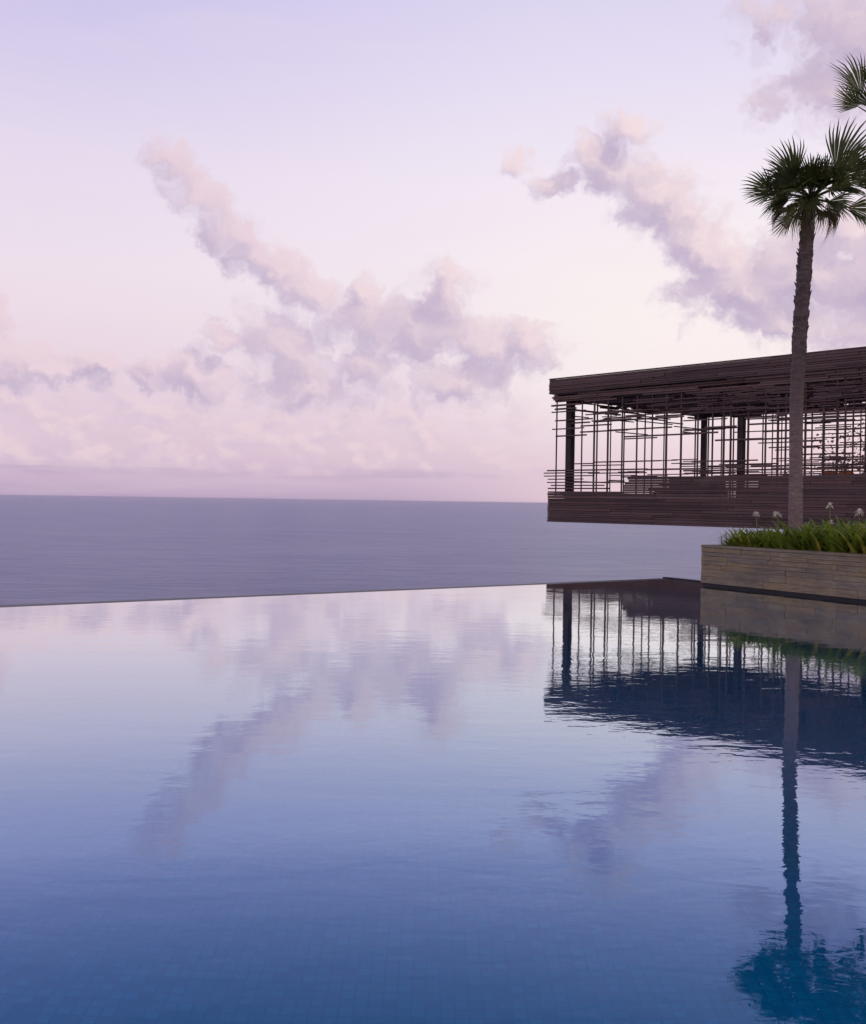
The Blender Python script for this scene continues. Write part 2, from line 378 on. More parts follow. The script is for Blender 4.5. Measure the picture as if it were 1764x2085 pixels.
    def clouded(grp):
        d0 = dens(pw, grp)
        nd = t.add('ShaderNodeVectorMath', operation='MULTIPLY_ADD'); t.link(d0, nd.inputs[0]); nd.inputs[1].default_value = (1e-9, 1e-9, 0); t.link(pw, nd.inputs[2])
        d1 = dens(t.vec('ADD', nd.outputs[0], (.75, 1.0, 0)), grp)
        tot = t.math('ADD', d0, n0)
        fac = t.rng(tot, -.34, .56, 0, .96, True)
        lit = t.math('ADD', t.math('MULTIPLY', t.math('SUBTRACT', d0, d1), .8), t.math('MULTIPLY', t.math('SUBTRACT', n0, n1), .45))
        lit = t.rng(lit, -.4, 1.0, 0, 1, True)
        shade = t.mix(t.rng(tot, -.1, 1.1), lin(212, 196, 217), t.mix(t.rng(az, 2, 14), lin(191, 173, 202), lin(182, 165, 198)))
        return t.mix(fac, bsky, t.mix(lit, shade, lightc))
    # physical sky underneath
    ns = t.add('ShaderNodeTexSky', sky_type='NISHITA'); ns.sun_disc = False
    ns.sun_elevation = R(SUN_EL); ns.sun_rotation = R(SUN_AZ)
    def background(col):
        bg = t.add('ShaderNodeBackground'); bg.inputs['Strength'].default_value = .1
        t.link(t.mix(.04, t.vec('SCALE', col, 10.0), ns.outputs[0]), bg.inputs['Color']); return bg.outputs[0]
    def either(f, a, b):
        m_ = t.add('ShaderNodeMixShader'); t.link(f, m_.inputs[0]); t.link(a, m_.inputs[1]); t.link(b, m_.inputs[2]); return m_.outputs[0]
    half = t.rng(t.math('ADD', az, t.math('MULTIPLY', t.math('SUBTRACT', el, 9.0), .0)), 5.9, 6.4)     # the two families part left and right of here
    half = t.rng(t.math('ADD', az, t.math('MULTIPLY', t.rng(el, 9.5, 10.5), 5.0)), 8.2, 8.6)
    front = t.math('MULTIPLY', t.rng(az, -42, -34), t.rng(az, 44, 36))
    front = t.math('MULTIPLY', front, t.math('MULTIPLY', t.rng(el, -.4, -.1), t.rng(el, 36, 31)))
    w.node_tree.links.new(either(front, background(sky), either(half, background(clouded(family(left, 'clouds_west'))), background(clouded(family(right, 'clouds_east'))))), out.inputs[0])
    w.cycles.sampling_method = 'NONE'
BACK = (1.05, .98, .95, 1)
build_world()

sun_d = bpy.data.lights.new('sun', 'SUN'); sun_d.energy = .75; sun_d.angle = R(14); sun_d.color = (1, .80, .74)
sun = bpy.data.objects.new('sun', sun_d); COL.objects.link(sun)
sv = Vector((math.sin(R(SUN_AZ))*math.cos(R(SUN_EL)), math.cos(R(SUN_AZ))*math.cos(R(SUN_EL)), math.sin(R(SUN_EL))))
sun.rotation_euler = (-sv).to_track_quat('-Z', 'Y').to_euler(); sun.location = (20, 20, 30)

# ------------------------------------------------------------------ sea, hillside, pool
SEA_Z = -100.0
HAZE = 1.3e-5
mb = MB(); S = 4.0e5
ringr = [0, 2000, 8000, 40000, S]; N = 64
for i in range(len(ringr)-1):
    for k in range(N):
        a0, a1 = 2*math.pi*k/N, 2*math.pi*(k+1)/N
        p = lambda r, a: (r*math.cos(a), r*math.sin(a), SEA_Z)
        if i == 0: mb.poly([(0,0,SEA_Z), p(ringr[1],a0), p(ringr[1],a1)])
        else: mb.poly([p(ringr[i],a0), p(ringr[i+1],a0), p(ringr[i+1],a1), p(ringr[i],a1)])
tag(mb.build('sea', M['sea']), 'calm lavender grey sea reaching to the horizon', 'sea', kind='structure')

A = on_z(0, 1237); C = on_z(1370, 1179); E = on_z(1764, 1220)
U = (A - C).normalized()                   # along the infinity edge, to the left
Wd = (E - C).normalized()                  # along the right-hand edge, towards the viewer
Nn = Vector((-U.y, U.x, 0));               # away from the pool across the infinity edge
if Nn.y < 0: Nn = -Nn
Ed = Vector((-Wd.y, Wd.x, 0))
if Ed.x < 0: Ed = -Ed                      # away from the pool across the right-hand edge
UL = 24.0; WL = 13.6
def pq(u, w, z=0.0): return Vector((C.x, C.y, 0)) + U*u + Wd*w + Vector((0, 0, z))
# water sheet (a few mm over the brim)
mb = MB(); mb.poly([pq(0, 0, .0), pq(UL, 0, .0), pq(UL, WL, .0), pq(0, WL, .0)])
tag(mb.build('pool_water', M['pool']), 'still blue infinity pool water mirroring the clouds', 'water', kind='structure')
# basin
mb = MB(); D0 = -1.35
mb.poly([pq(0,0,D0), pq(0,WL,D0), pq(UL,WL,D0), pq(UL,0,D0)])
mb.poly([pq(0,0,D0), pq(UL,0,D0), pq(UL,0,-.012), pq(0,0,-.012)])
mb.poly([pq(0,WL,D0), pq(0,0,D0), pq(0,0,-.012), pq(0,WL,-.012)])
mb.poly([pq(UL,0,D0), pq(UL,WL,D0), pq(UL,WL,-.012), pq(UL,0,-.012)])
mb.poly([pq(UL,WL,D0), pq(0,WL,D0), pq(0,WL,-.012), pq(UL,WL,-.012)])
po = mb.build('pool_basin', M['tile']); tag(po, 'blue tiled basin under the pool water', 'pool basin', kind='structure')
def slab(name, quad, z0, z1, mat, **kw):
    m_ = MB(); q = [Vector((p.x, p.y, 0)) for p in quad]
    if (q[1]-q[0]).cross(q[2]-q[0]).z < 0: q = q[::-1]
    n = len(q); pts = [p+Vector((0,0,z0)) for p in q] + [p+Vector((0,0,z1)) for p in q]
    m_.faces(pts, [tuple(range(n))[::-1], tuple(range(n, 2*n))] + [(i, (i+1)%n, n+(i+1)%n, n+i) for i in range(n)])
    return m_.build(name, mat, **kw)
def off(p, n, d): return p + n*d
# weir wall under the infinity edge: its top lies just under the sheet of water
tag(slab('infinity_edge_wall', [pq(.02,0), pq(UL,0), pq(UL,0)+Nn*.32, pq(.02,0)+Nn*.32], -2.3, -.006, M['coping']),
    'dark stone infinity edge wall along the far side of the pool', 'pool edge', kind='structure')
# black overflow kerb on the right-hand edge
tag(slab('pool_kerb', [pq(-.004,-.30), pq(-.004,WL), pq(0,WL)+Ed*.10, pq(0,-.30)+Ed*.10], -2.3, .022, M['coping'], bevel=.006),
    'low black stone kerb along the right edge of the pool', 'kerb', kind='structure')
tag(slab('pool_deck', [pq(UL+8, WL), pq(-9, WL), pq(-9, WL+9), pq(UL+8, WL+9)], -.3, .06, M['deck'], bevel=.015),
    'pale stone deck on the near side of the pool', 'deck', kind='structure')
tag(slab('side_deck', [pq(UL, -.3), pq(UL+8, -.3), pq(UL+8, WL-.004), pq(UL, WL-.004)], -.3, .06, M['deck'], bevel=.015),
    'pale stone deck at the left end of the pool', 'deck', kind='structure')
# hillside falling to the sea
mb = MB(); nx, ny = 70, 60; verts = []
rng = random.Random(3)
from mathutils import noise as mnoise
En = Vector((Nn.y, -Nn.x, 0))
for j in range(ny+1):
    nn = -60 + 16 * 0 + (j/ny)**1.0 * 220
    for i in range(nx+1):
        ee = -220 + i/nx*440
        p = Nn*nn + En*ee
        edge = 15.2 + Nn.dot(Vector((C.x, C.y, 0))) - 14.66 + 3.0
        drop = max(0, nn-edge)
        z = -2.35 - drop*.95 - max(0, drop-25)*.2
        if drop > 0: z += mnoise.noise(p*.06)*min(drop*.25, 5) + mnoise.noise(p*.2)*min(drop*.1, 1.2)
        verts.append((p.x, p.y, max(z, SEA_Z-8)))
faces = [(j*(nx+1)+i, j*(nx+1)+i+1, (j+1)*(nx+1)+i+1, (j+1)*(nx+1)+i) for j in range(ny) for i in range(nx)]
mb.faces([Vector(v) for v in verts], faces)
tag(mb.build('hillside', M['hill'], smooth=True), 'scrubby cliff slope falling from the pool to the sea', 'hillside', kind='structure')

# ------------------------------------------------------------------ stone planter
P0 = on_z(1428, 1191.5); P0 = Vector((P0.x, P0.y, 0))
PH = .76; PL, PD, TH = 11.0, 6.2, .28
planter = empty('stone_planter', P0, math.atan2(Wd.y, Wd.x))   # local x: along the pool edge, local y: away from the pool
tag(planter, 'long raised planter of split stone courses at the right pool edge', 'planter')
rg = random.Random(11)
def course_wall(name, frm, length, along, inward, z0, z1, bevel=.0035):
    m_ = MB(); z = z0; k = 0
    hs = []
    while z < z1 - .02:
        h = rg.choice((.07, .09, .11, .13)); h = min(h, z1 - z)
        if z1 - z - h < .05: h = z1 - z
        x = 0.0
        while x < length - 1e-4:
            l = rg.uniform(.28, 1.0); 
            if length - x - l < .2: l = length - x
            pr = rg.uniform(0, .018)
            a = frm + along*(x+.0015) - inward*pr; b = frm + along*(x+l-.0015) - inward*pr
            tint = rg.random()
            pts = [a, b, b+inward*(TH+pr), a+inward*(TH+pr)]
            if (pts[1]-pts[0]).cross(pts[2]-pts[0]).z < 0: pts = pts[::-1]
            lo = [p+Vector((0,0,z+.0015)) for p in pts]; hi = [p+Vector((0,0,z+h-.0015)) for p in pts]
            m_.faces(lo+hi, [(3,2,1,0),(4,5,6,7),(0,1,5,4),(1,2,6,5),(2,3,7,6),(3,0,4,7)], tint)
            x += l
        z += h
    return m_.build(name, M['stone'], planter, bevel=bevel)
X, Y = Vector((1,0,0)), Vector((0,1,0))
course_wall('front_wall', Vector((0,0,0)), PL, X, Y, .05, PH-.05)
course_wall('end_wall', Vector((0,TH+.02,0)), PD-2*TH-.04, Y, X, .05, PH-.05)
course_wall('back_wall', Vector((0,PD,0)), PL, X, -Y, .05, PH-.05)
mb = MB()
for x0 in range(0, 11):
    for (y0, y1) in ((-.012, TH+.01), (PD-TH-.01, PD+.012)):
        mb.box(x0-.012 if x0 == 0 else x0+.003, x0+.997, y0, y1, PH-.047, PH, rg.random())
for i in range(5):
    l = (PD-2*TH-.03)/5; mb.box(-.012, TH+.01, TH+.015+i*l, TH+.012+(i+1)*l, PH-.047, PH, rg.random())
mb.build('coping', M['stone'], planter, bevel=.006)
mb = MB(); mb.box(TH*.3, PL-.05, TH*.3, PD-TH*.3, -2.3, PH-.13); mb.build('soil', M['soil'], planter)
mb = MB(); mb.box(.03, PL, .03, PD-.03, -2.3, .05-.003); mb.build('footing', M['coping'], planter)
PM = Matrix.Translation(P0) @ Matrix.Rotation(math.atan2(Wd.y, Wd.x), 4, 'Z')
PMi = PM.inverted()

# ------------------------------------------------------------------ leafy ground cover and white lilies
rg = random.Random(5)
mb = MB()
def blade(m_, base, az, length, up, width, tint):
    d = Vector((math.cos(az), math.sin(az), 0)); s = Vector((-d.y, d.x, 0)); n = 5
    p = Vector(base); ang = up; prev = None
    for i in range(n+1):
        f = i/n; wd = width*(1-f**2.2)*(.55+.45*min(1, f*3)) * .5
        l, r = p - s*wd, p + s*wd
        if prev:
            if i == n: m_.poly([prev[0], prev[1], p], tint)
            else: m_.poly([prev[0], prev[1], r, l], tint)
        prev = (l, r)
        p = p + (d*math.cos(ang) + Vector((0,0,1))*math.sin(ang)) * (length/n)
        ang -= (up*.9 + .5)/n * (0.5 + f)
def cover_h(x):     # the foliage grows taller away from the planter's far end
    return min(.72, .36 + .15*x)
for k in range(1050):
    x = rg.uniform(.42, 9.5) if k > 60 else rg.uniform(.36, 1.0); y = .30 + rg.random()**1.4*3.2
    h = cover_h(x)*rg.uniform(.75, 1.15)
    if x < .8 and rg.random() < .4: continue
    base = PM @ Vector((x, y, PH-.14))
    tone = rg.choice((rg.uniform(.05, .35), rg.uniform(.3, .78)))
    for q in range(rg.randint(9, 13)):
        up = R(rg.uniform(40, 84)); L = (h+.16)*rg.uniform(.7, 1.12)
        blade(mb, base + Vector((rg.uniform(-.05,.05), rg.uniform(-.05,.05), 0)), rg.uniform(0, 2*math.pi), L, up, rg.uniform(.045, .085),
              min(.79, max(0, tone + rg.uniform(-.2, .25))) if rg.random() > .07 else .95)
tag(mb.build('lily_leaves', M['lily']), 'strappy green leaves massed in the stone planter', 'ground cover', kind='stuff')

def lily(px, py, y_in, size, label, petals=46):
    d = ray(px, py)                                   # stands in the soil at the given distance behind the planter's face
    best = None
    for i in range(1400):
        dep = 15 + i*.005; q = PMi @ at(px, py, dep)
        if best is None or abs(q.y - y_in) < best[0]: best = (abs(q.y-y_in), dep)
    head = at(px, py, best[1])
    base = Vector((head.x + rg.uniform(-.05, .05), head.y + rg.uniform(-.05, .05), PH-.14))
    o = empty('white_lily', base); tag(o, label, 'flower', 'white lilies in the planter')
    hl = head - base
    m_ = MB(); m_.tube([Vector((0,0,0)), hl*.5+Vector((.015,.01,0)), hl*.97], [.011, .009, .007], 6, .35); m_.build('stalk', M['lily'], o, smooth=True)
    m_ = MB()
    for i in range(petals):
        u = rg.uniform(-.55, 1); th = rg.uniform(0, 2*math.pi); s_ = math.sqrt(1-u*u)
        dr = Vector((s_*math.cos(th), s_*math.sin(th), u)); L = size*rg.uniform(.75, 1.1)
        sd = dr.cross(Vector((.2, .3, 1))).normalized(); w = size*.12
        c0 = hl; c1 = hl + dr*L*.6; c2 = hl + dr*L + Vector((0, 0, -L*.25))
        m_.poly([c0, c1 - sd*w, c2, c1 + sd*w], rg.random())
    m_.build('bloom', M['petal'], o)
    return o
lily(1540, 1047, .75, .085, 'small round white lily on the planter, leftmost of those standing clear against the dark timber')
lily(1583, 1047, .60, .11, 'wide white lily just left of the palm trunk')
lily(1690, 1030, .60, .085, 'tallest white lily, standing alone high above the leaves right of the palm trunk')
lily(1693, 1063, .50, .06, 'small white lily low among the leaves under the tallest lily')
lily(1750, 1044, .60, .10, 'wide white lily at the right edge of the photo')
lily(1469, 1092, .50, .05, 'small white lily bud at the bare left end of the planter', 22)
lily(1478, 1086, .42, .05, 'white lily bud leaning over the left end of the leaf bed', 22)
lily(1497, 1081, .55, .06, 'white lily at the left end of the leaves seen against the sea', 26)
lily(1521, 1080, .65, .05, 'small pale lily half hidden in the left part of the leaves', 22)

# ------------------------------------------------------------------ fan palms
def frond_mesh(rg, Lp, Rf, droop, tint0, dead=False):
    m_ = MB()
    pts = []; ang = 0.0; p = Vector((0,0,0)); n = 6
    for i in range(n+1):
        pts.append(p.copy()); p = p + Vector((math.cos(ang), 0, math.sin(ang)))*(Lp/n); ang -= droop*.5/n
    m_.tube(pts, [.026, .021, .017, .014, .012, .011, .010], 5, .45)
    hub = pts[-1]; rot = Matrix.Rotation(-ang, 3, 'Y')
    ns = 21; span = R(rg.uniform(48, 64) if not dead else 34)
    for i in range(ns):
        f = (i+.5)/ns*2-1; th = f*span + rg.uniform(-.02, .02)
        R_ = Rf*(1.08 - .26*f*f)*rg.uniform(.86, 1.1)
        dth = span/ns*.98
        def pt(r, a, lift=0.0):
            x, y = r*math.cos(a), r*math.sin(a)
            z = .52*abs(y) - (droop*.55+.05)*r*r/Rf - .12*max(0, -x) + lift
            if r > Rf*.6: z -= (r-Rf*.6)**1.5*(.5+.9*droop)*(1 if not dead else 3)
            return hub + rot @ Vector((x, y, z))
        tt = max(0, min(1, tint0 + rg.uniform(-.15, .15)))
        a0 = hub
        mid = .52*R_; ml, mc, mr = pt(mid, th-dth), pt(mid, th, .018), pt(mid, th+dth)
        m2 = .78*R_; l2, c2, r2 = pt(m2, th-dth*.42), pt(m2, th, .012), pt(m2, th+dth*.42)
        tip = pt(R_, th+rg.uniform(-.03, .03), -.02*rg.random())
        m_.poly([a0, ml, mc], tt); m_.poly([a0, mc, mr], tt)
        m_.poly([ml, l2, c2, mc], tt); m_.poly([mc, c2, r2, mr], tt)
        m_.poly([l2, tip, c2], tt); m_.poly([c2, tip, r2], tt)
    return m_
def palm(points, rads, hub, seed, label, fronds, boots=(.45, 1.0)):
    rg = random.Random(seed)
    base = Vector(points[0]); root = empty('fan_palm', base); tag(root, label, 'palm tree', 'fan palms behind the planter wall')
    # trunk: smooth interpolation, rings, old leaf bases
    P = [Vector(p)-base for p in points]
    m_ = MB(); pts = []; rr = []; n = 110
    for i in range(n+1):
        f = i/n*(len(P)-1); k = min(int(f), len(P)-2); g = f-k
        p0, p1, p2, p3 = P[max(k-1,0)], P[k], P[k+1], P[min(k+2, len(P)-1)]
        q = .5*((2*p1) + (p2-p0)*g + (2*p0-5*p1+4*p2-p3)*g*g + (3*p1-p0-3*p2+p3)*g**3)
        r = rads[k]*(1-g) + rads[k+1]*g
        up = i/n
        rough = .10 if up > boots[0] else .04
        r *= 1 + rough*(rg.random()-.5) + (.05 if i % 2 else -.03)*(1 if up > boots[0] else .5)
        pts.append(q); rr.append(r)
    m_.tube(pts, rr, 14, .4)
    for i in range(int(n*boots[0]), n-1):
        if rg.random() < .15: continue
        for _ in range(3):
            a = rg.uniform(0, 2*math.pi); d = Vector((math.cos(a), math.sin(a), 0)); s = Vector((-d.y, d.x, 0))
            b = pts[i] + d*rr[i]*.92; h = rg.uniform(.06, .13); w = rg.uniform(.03, .06); o_ = rg.uniform(.01, .035 + .03*(i/n)**6)
            m_.faces([b-s*w, b+s*w, b+s*w*.5+d*o_+Vector((0,0,h)), b-s*w*.5+d*o_+Vector((0,0,h)), b+Vector((0,0,h*.6))+d*-.01],
                     [(0,1,2,3),(1,4,2),(0,3,4),(3,2,4)], rg.uniform(.5, 1))
    m_.build('trunk', M['trunk'], root, smooth=False)
    top = Vector(hub) - base
    for fr in fronds:
        azd, eld, Lp, Rf, dr, tw = fr[:6]; dead = len(fr) > 6
        o = frond_mesh(rg, Lp*rg.uniform(.55, .68), Rf*rg.uniform(.92, 1.16), dr, .92 if dead else rg.uniform(.1, .7), dead).build('frond', M['frond'], root)
        el_ = R(eld + rg.uniform(-4, 4)); az_ = R(azd + rg.uniform(-6, 6))
        o.location = top + Vector((math.cos(az_)*.05, math.sin(az_)*.05, .06*math.sin(el_)))
        o.matrix_basis = Matrix.Translation(o.location) @ Matrix.Rotation(az_, 4, 'Z') @ Matrix.Rotation(-el_, 4, 'Y') @ Matrix.Rotation(R(tw + rg.uniform(-8, 8)), 4, 'X')
    return root
# (heading, rise, stalk, blade radius, droop, twist [, dead])   heading 161 = to the left of the view, -109 = towards the viewer
crown = [(165, 13, .92, .54, .05, 50), (152, 55, .74, .68, .02, 55), (176, 30, .56, .54, .15, 60),
         (-14, 54, .85, .76, .02, -55), (-28, 34, .80, .72, .1, -60), (-16, 16, .98, .72, .15, -50), (-8, -12, .9, .56, .4, -30),
         (-160, 34, .62, .60, .1, 40), (-72, 30, .62, .62, .15, -30), (-115, 42, .50, .50, .05, 0), (-128, 8, .55, .52, .3, 20), (-88, 4, .5, .52, .3, -10), (-50, 8, .6, .6, .3, -30), (-165, 2, .55, .55, .35, 30),
         (60, 36, .6, .62, .15, -25), (108, 34, .6, .62, .15, 25), (22, 26, .62, .64, .15, -40), (132, 26, .6, .62, .2, 40), (80, 4, .5, .55, .3, 0), (150, 0, .5, .56, .35, 40), (30, 0, .5, .56, .35, -30),
         (-110, 58, .30, .50, .05, 0), (-135, 48, .36, .5, .05, 20), (-85, 50, .34, .5, .05, -15), (70, 62, .4, .5, .05, 0), (110, 52, .4, .52, .1, 10), (40, 50, .4, .5, .1, -10), (-110, 22, .3, .5, .1, 0), (-148, 20, .34, .5, .15, 10), (-75, 16, .34, .5, .15, -10),
         (-110, -14, .4, .5, .4, 0), (-60, -18, .42, .5, .45, -10), (-150, -16, .42, .52, .45, 20), (100, -14, .42, .5, .4, 0),
         (172, -22, .55, .50, .3, 40, 1), (150, -34, .50, .46, .3, 60, 1), (-160, -30, .55, .5, .3, 50, 1), (-140, -46, .36, .44, .3, 0, 1), (-30, -46, .36, .44, .3, 20, 1), (-75, -50, .3, .42, .3, 0, 1), (-12, -36, .4, .42, .3, 50, 1)]
dp = 18.8
b0 = at(1621, 1062, dp); b0.z = PH-.16
palm([b0, at(1621, 960, dp), at(1622, 830, dp), at(1628, 700, dp), at(1636, 580, dp), at(1643, 490, dp), at(1650, 410, dp)],
     [.138, .120, .122, .130, .130, .122, .10], at(1652, 404, dp), 4,
     'tall slim fan palm with full crown rising in front of the timber pavilion', crown)
dp = 19.5
b1 = at(1862, 1062, dp); b1.z = PH-.16
palm([b1, at(1850, 800, dp), at(1828, 500, dp), at(1804, 310, dp), at(1795, 256, dp)], [.16, .14, .14, .145, .12], at(1794, 246, dp), 21,
     'taller fan palm at the right edge of the photo with its crown above the others',
     [(156, 60, .95, .80, .03, 40), (163, 34, .74, .50, .08, 50), (-150, 40, .5, .55, .2, 20), (-120, 10, .5, .55, .3, 0), (100, 78, .8, .62, .05, 0), (-100, 80, .7, .6, .05, 0), (-20, 60, .7, .66, .1, -40), (-20, 25, .7, .66, .2, -40),
      (20, 40, .7, .64, .2, -30), (60, 50, .7, .64, .2, -20), (-60, 40, .6, .62, .2, -20), (-30, -5, .7, .6, .4, -20), (30, 5, .7, .6, .4, 0), (0, 75, .6, .6, .1, -20)])
dp = 20.6
b2 = at(1905, 1062, dp); b2.z = PH-.16
palm([b2, at(1886, 800, dp), at(1866, 600, dp), at(1847, 460, dp), at(1840, 400, dp)], [.16, .14, .14, .14, .12], at(1840, 388, dp), 33,
     'fan palm beyond the right edge whose drooping frond hangs beside the slim palm',
     [(163, -8, .66, .58, 1.3, 0), (150, 30, .5, .55, .4, 30), (60, 60, .6, .62, .1, 0), (-100, 60, .5, .6, .1, 0), (-20, 60, .7, .66, .1, -40), (-20, 25, .7, .66, .2, -40),
      (20, 40, .7, .64, .2, -30), (-60, 40, .6, .62, .2, -20), (-30, -5, .7, .6, .4, -20), (30, 5, .7, .6, .4, 0), (0, 75, .6, .6, .1, -20), (-150, -20, .4, .5, .8, 0, 1)])

# ------------------------------------------------------------------ timber pavilion
fx = Vector((.675, -.738, 0)).normalized(); fy = Vector((-fx.y, fx.x, 0))
c0 = at(1115, 1040, 38.4); PV0 = Vector((c0.x, c0.y, 0))
rotz = math.atan2(fx.y, fx.x)
pav = empty('timber_pavilion', PV0, rotz)
tag(pav, 'long flat roofed timber pavilion of dark slats jutting out over the sea', 'pavilion')
VM = Matrix.Translation(PV0) @ Matrix.Rotation(rotz, 4, 'Z'); VMi = VM.inverted()
def front(px, py, dpl=.32):
    """local (s, z) where the sight line through a direction meets the pavilion's front lattice"""
    o = VMi @ Vector((0, 0, EYE)); d = VMi.to_3x3() @ ray(px, py); k = (dpl - o.y)/d.y; q = o + d*k; return q.x, q.z
PLN, PWD = 18.0, 9.8
ZB0, ZB1, ZF = .80, 1.94, 1.72
ZR0, ZR1 = 5.52, 6.12
rg = random.Random(17)
# base: cladding boards on a solid core
mb = MB(); mb.box(.04, PLN-.04, .04, PWD-.04, ZB0+.02, ZF-.06, .2); mb.build('floor', M['timber'], pav)
def clad(m_, z0, z1, hmin, hmax, x0, x1, y0, y1, pmax=.03):
    z = z0
    while z < z1-.02:
        h = min(rg.uniform(hmin, hmax), z1-z)
        if z1-z-h < hmin*.6: h = z1-z
        for side in range(4):
            a, b = (x0, x1) if side < 2 else (y0+.0, y1)
            q = a
            while q < b-.01:
                l = min(rg.uniform(1.8, 5.5), b-q)
                if b-q-l < .8: l = b-q
                pr = rg.uniform(.0, pmax); tt = rg.random()
                if side == 0: m_.box(q+.004, q+l-.004, y0-pr, y0+.045, z+.005, z+h-.005, tt)
                elif side == 1: m_.box(q+.004, q+l-.004, y1-.045, y1+pr, z+.005, z+h-.005, tt)
                elif side == 2: m_.box(x0-pr, x0+.045, max(q, y0+.05)+.004, min(q+l, y1-.05)-.004, z+.005, z+h-.005, tt)
                else: m_.box(x1-.045, x1+pr, max(q, y0+.05)+.004, min(q+l, y1-.05)-.004, z+.005, z+h-.005, tt)
                q += l
        z += h
mb = MB(); clad(mb, ZB0, ZB1, .055, .11, 0, PLN, 0, PWD); mb.build('base_cladding', M['timber'], pav, bevel=.006)
# roof
roof_m = MB(); roof_m.box(.05, PLN-.05, .05, PWD-.05, ZR0+.10, ZR1-.05, .3); roof = roof_m.build('roof', M['timber'], pav)
mb = MB(); clad(mb, ZR0+.02, ZR1, .05, .10, 0, PLN, 0, PWD, .04); mb.build('fascia', M['timber'], roof, bevel=.006)
mb = MB()
y = .12
while y < PWD-.2:
    wd = rg.uniform(.10, .26); x = rg.uniform(.05, .4)
    while x < PLN-.3:
        l = rg.uniform(1.2, 5.0); l = min(l, PLN-.05-x)
        zz = ZR0 + .06 - abs(rg.gauss(0, .15)); zz = max(zz, ZR0-.34)
        if rg.random() < .93: mb.box(x, x+l, y, y+wd, zz-.05, zz, rg.random())
        x += l + rg.uniform(.01, .1)
    y += wd + rg.uniform(.015, .10)
for i in range(12):      # cross joists above the boards
    mb.box(.3+i*1.55, .42+i*1.55, .1, PWD-.1, ZR0+.061, ZR0+.099, rg.random())
mb.build('ceiling_boards', M['ceiling'], roof, bevel=.004)
# loosely stacked boards hanging round the rim under the fascia
mb = MB()
for lay in range(5):
    zt = ZR0 - .004 - lay*.066
    for side in range(4):
        a, b = (-.02 + lay*.03, PLN) if side < 2 else (.15, PWD-.15)
        q = a
        while q < b-.4:
            l = min(rg.uniform(.7, 3.2), b-q)
            if rg.random() < .93 - lay*.13:
                o1 = .07 + rg.uniform(0, .05) + lay*.045; o2 = o1 + rg.uniform(.10, .22)
                if side == 0: mb.box(q, q+l-.03, o1, o2, zt-.06, zt, rg.random())
                elif side == 1: mb.box(q, q+l-.03, PWD-o2, PWD-o1, zt-.06, zt, rg.random())
                elif side == 2: mb.box(o1+.02, o2+.02, q, q+l-.03, zt-.0635, zt-.0035, rg.random())
                else: mb.box(PLN-o2, PLN-o1, q, q+l-.03, zt-.0635, zt-.0035, rg.random())
            q += l
mb.box(-.06, 1.3, .18, .30, 5.10, 5.16, .4); mb.box(-.02, .95, .33, .45, 4.98, 5.04, .7)
mb.build('rim_boards', M['rim'], roof, bevel=.004)
# boarded parapet along the front beyond the open seaward end
mb = MB()
z = ZB1+.004
while z < 2.40:
    h = rg.uniform(.07, .12); q = 3.45 + rg.uniform(-.1, .25)
    while q < PLN-.1:
        l = min(rg.uniform(1.0, 4.0), PLN-.05-q); pr = rg.uniform(0, .04)
        if rg.random() < .94: mb.box(q, q+l-.01, .10-pr, .17, z, z+h-.008, rg.random())
        q += l
    z += h
mb.build('parapet_boards', M['timber'], pav, bevel=.004)
# posts
for px_, py_ in ((.54, .60), (7.66, .60), (14.8, .60), (1.0, 8.75), (8.1, 8.75), (15.1, 8.75)):
    if True:
        hw = .125 if px_ < 2 and py_ < 2 else .10
        m_ = MB(); m_.box(px_-hw, px_+hw, py_-hw, py_+hw, ZF-.058, ZR0-.02, rg.random()); m_.build('post', M['post'], pav, bevel=.012)
# lattice screens: upright slats (each its own) and a net of short horizontal battens
ZT = ZR0-.06
def screen(kind):
    m_ = MB(); return m_
def upright(parent, x, y, w=.06, z0=None, z1=None):
    m_ = MB(); m_.box(x-w/2, x+w/2, y-w/2, y+w/2, ZB1-.25 if z0 is None else z0, ZT if z1 is None else z1, rg.random())
    return m_.build('upright', M['batten'], parent)
def z1_(a, x): return 687.3 + .1954*a
hz = []      # (px0, px1, py) for battens on the front screen
def A1(x0, x1, y): hz.append((1102.2+.1954*x0, 1102.2+.1954*x1, 687.3+.1954*y))
def A2(x0, x1, y): hz.append((1395.5+.2093*x0, 1395.5+.2093*x1, 687.3+.2093*y))
for a in ((130,480,770),(135,520,855),(300,490,885),(430,745,915),(135,460,950),(395,885,972),(140,455,1020),(545,950,860),(550,1410,850),(700,1345,948),
          (850,1190,1048),(850,1655,1015),(1470,1900,958),(360,550,1315),(530,1225,1290),(420,835,1330),(50,1090,1378),(50,550,1442),(50,800,1508),(60,700,1572),
          (1090,1700,1372),(820,1190,1450),(480,820,795),(560,1180,770),(900,1420,800),(680,1100,832),(1180,1655,805),(1000,1500,838),(50,620,1410),(90,640,1540),(480,1080,1410),(60,420,1475)): A1(*a)
for a in ((0,330,930),(0,510,885),(210,510,870),(280,740,990),(570,1020,985),(640,900,840),(700,1020,1020),(750,1200,905),(830,1300,1065),(80,715,1200),(210,500,1255),
          (0,1020,1290),(400,700,1305),(840,1764,1240),(1150,1764,895),(1150,1340,1005),(1100,1764,1050),(1100,1640,1130),(1500,1764,955),(1640,1764,1185),(1150,1764,1275),
          (1150,1400,830),(1200,1764,775),(1680,1764,700),(1150,1560,690),(1150,1764,720),(600,1000,770),(0,420,800),(380,800,745),(850,1260,800),(100,600,715),(1300,1764,1300),
          (0,300,1325),(640,1100,1330),(1150,1500,1325),(200,900,1385),(900,1500,1375)): A2(*a)
mb = MB()
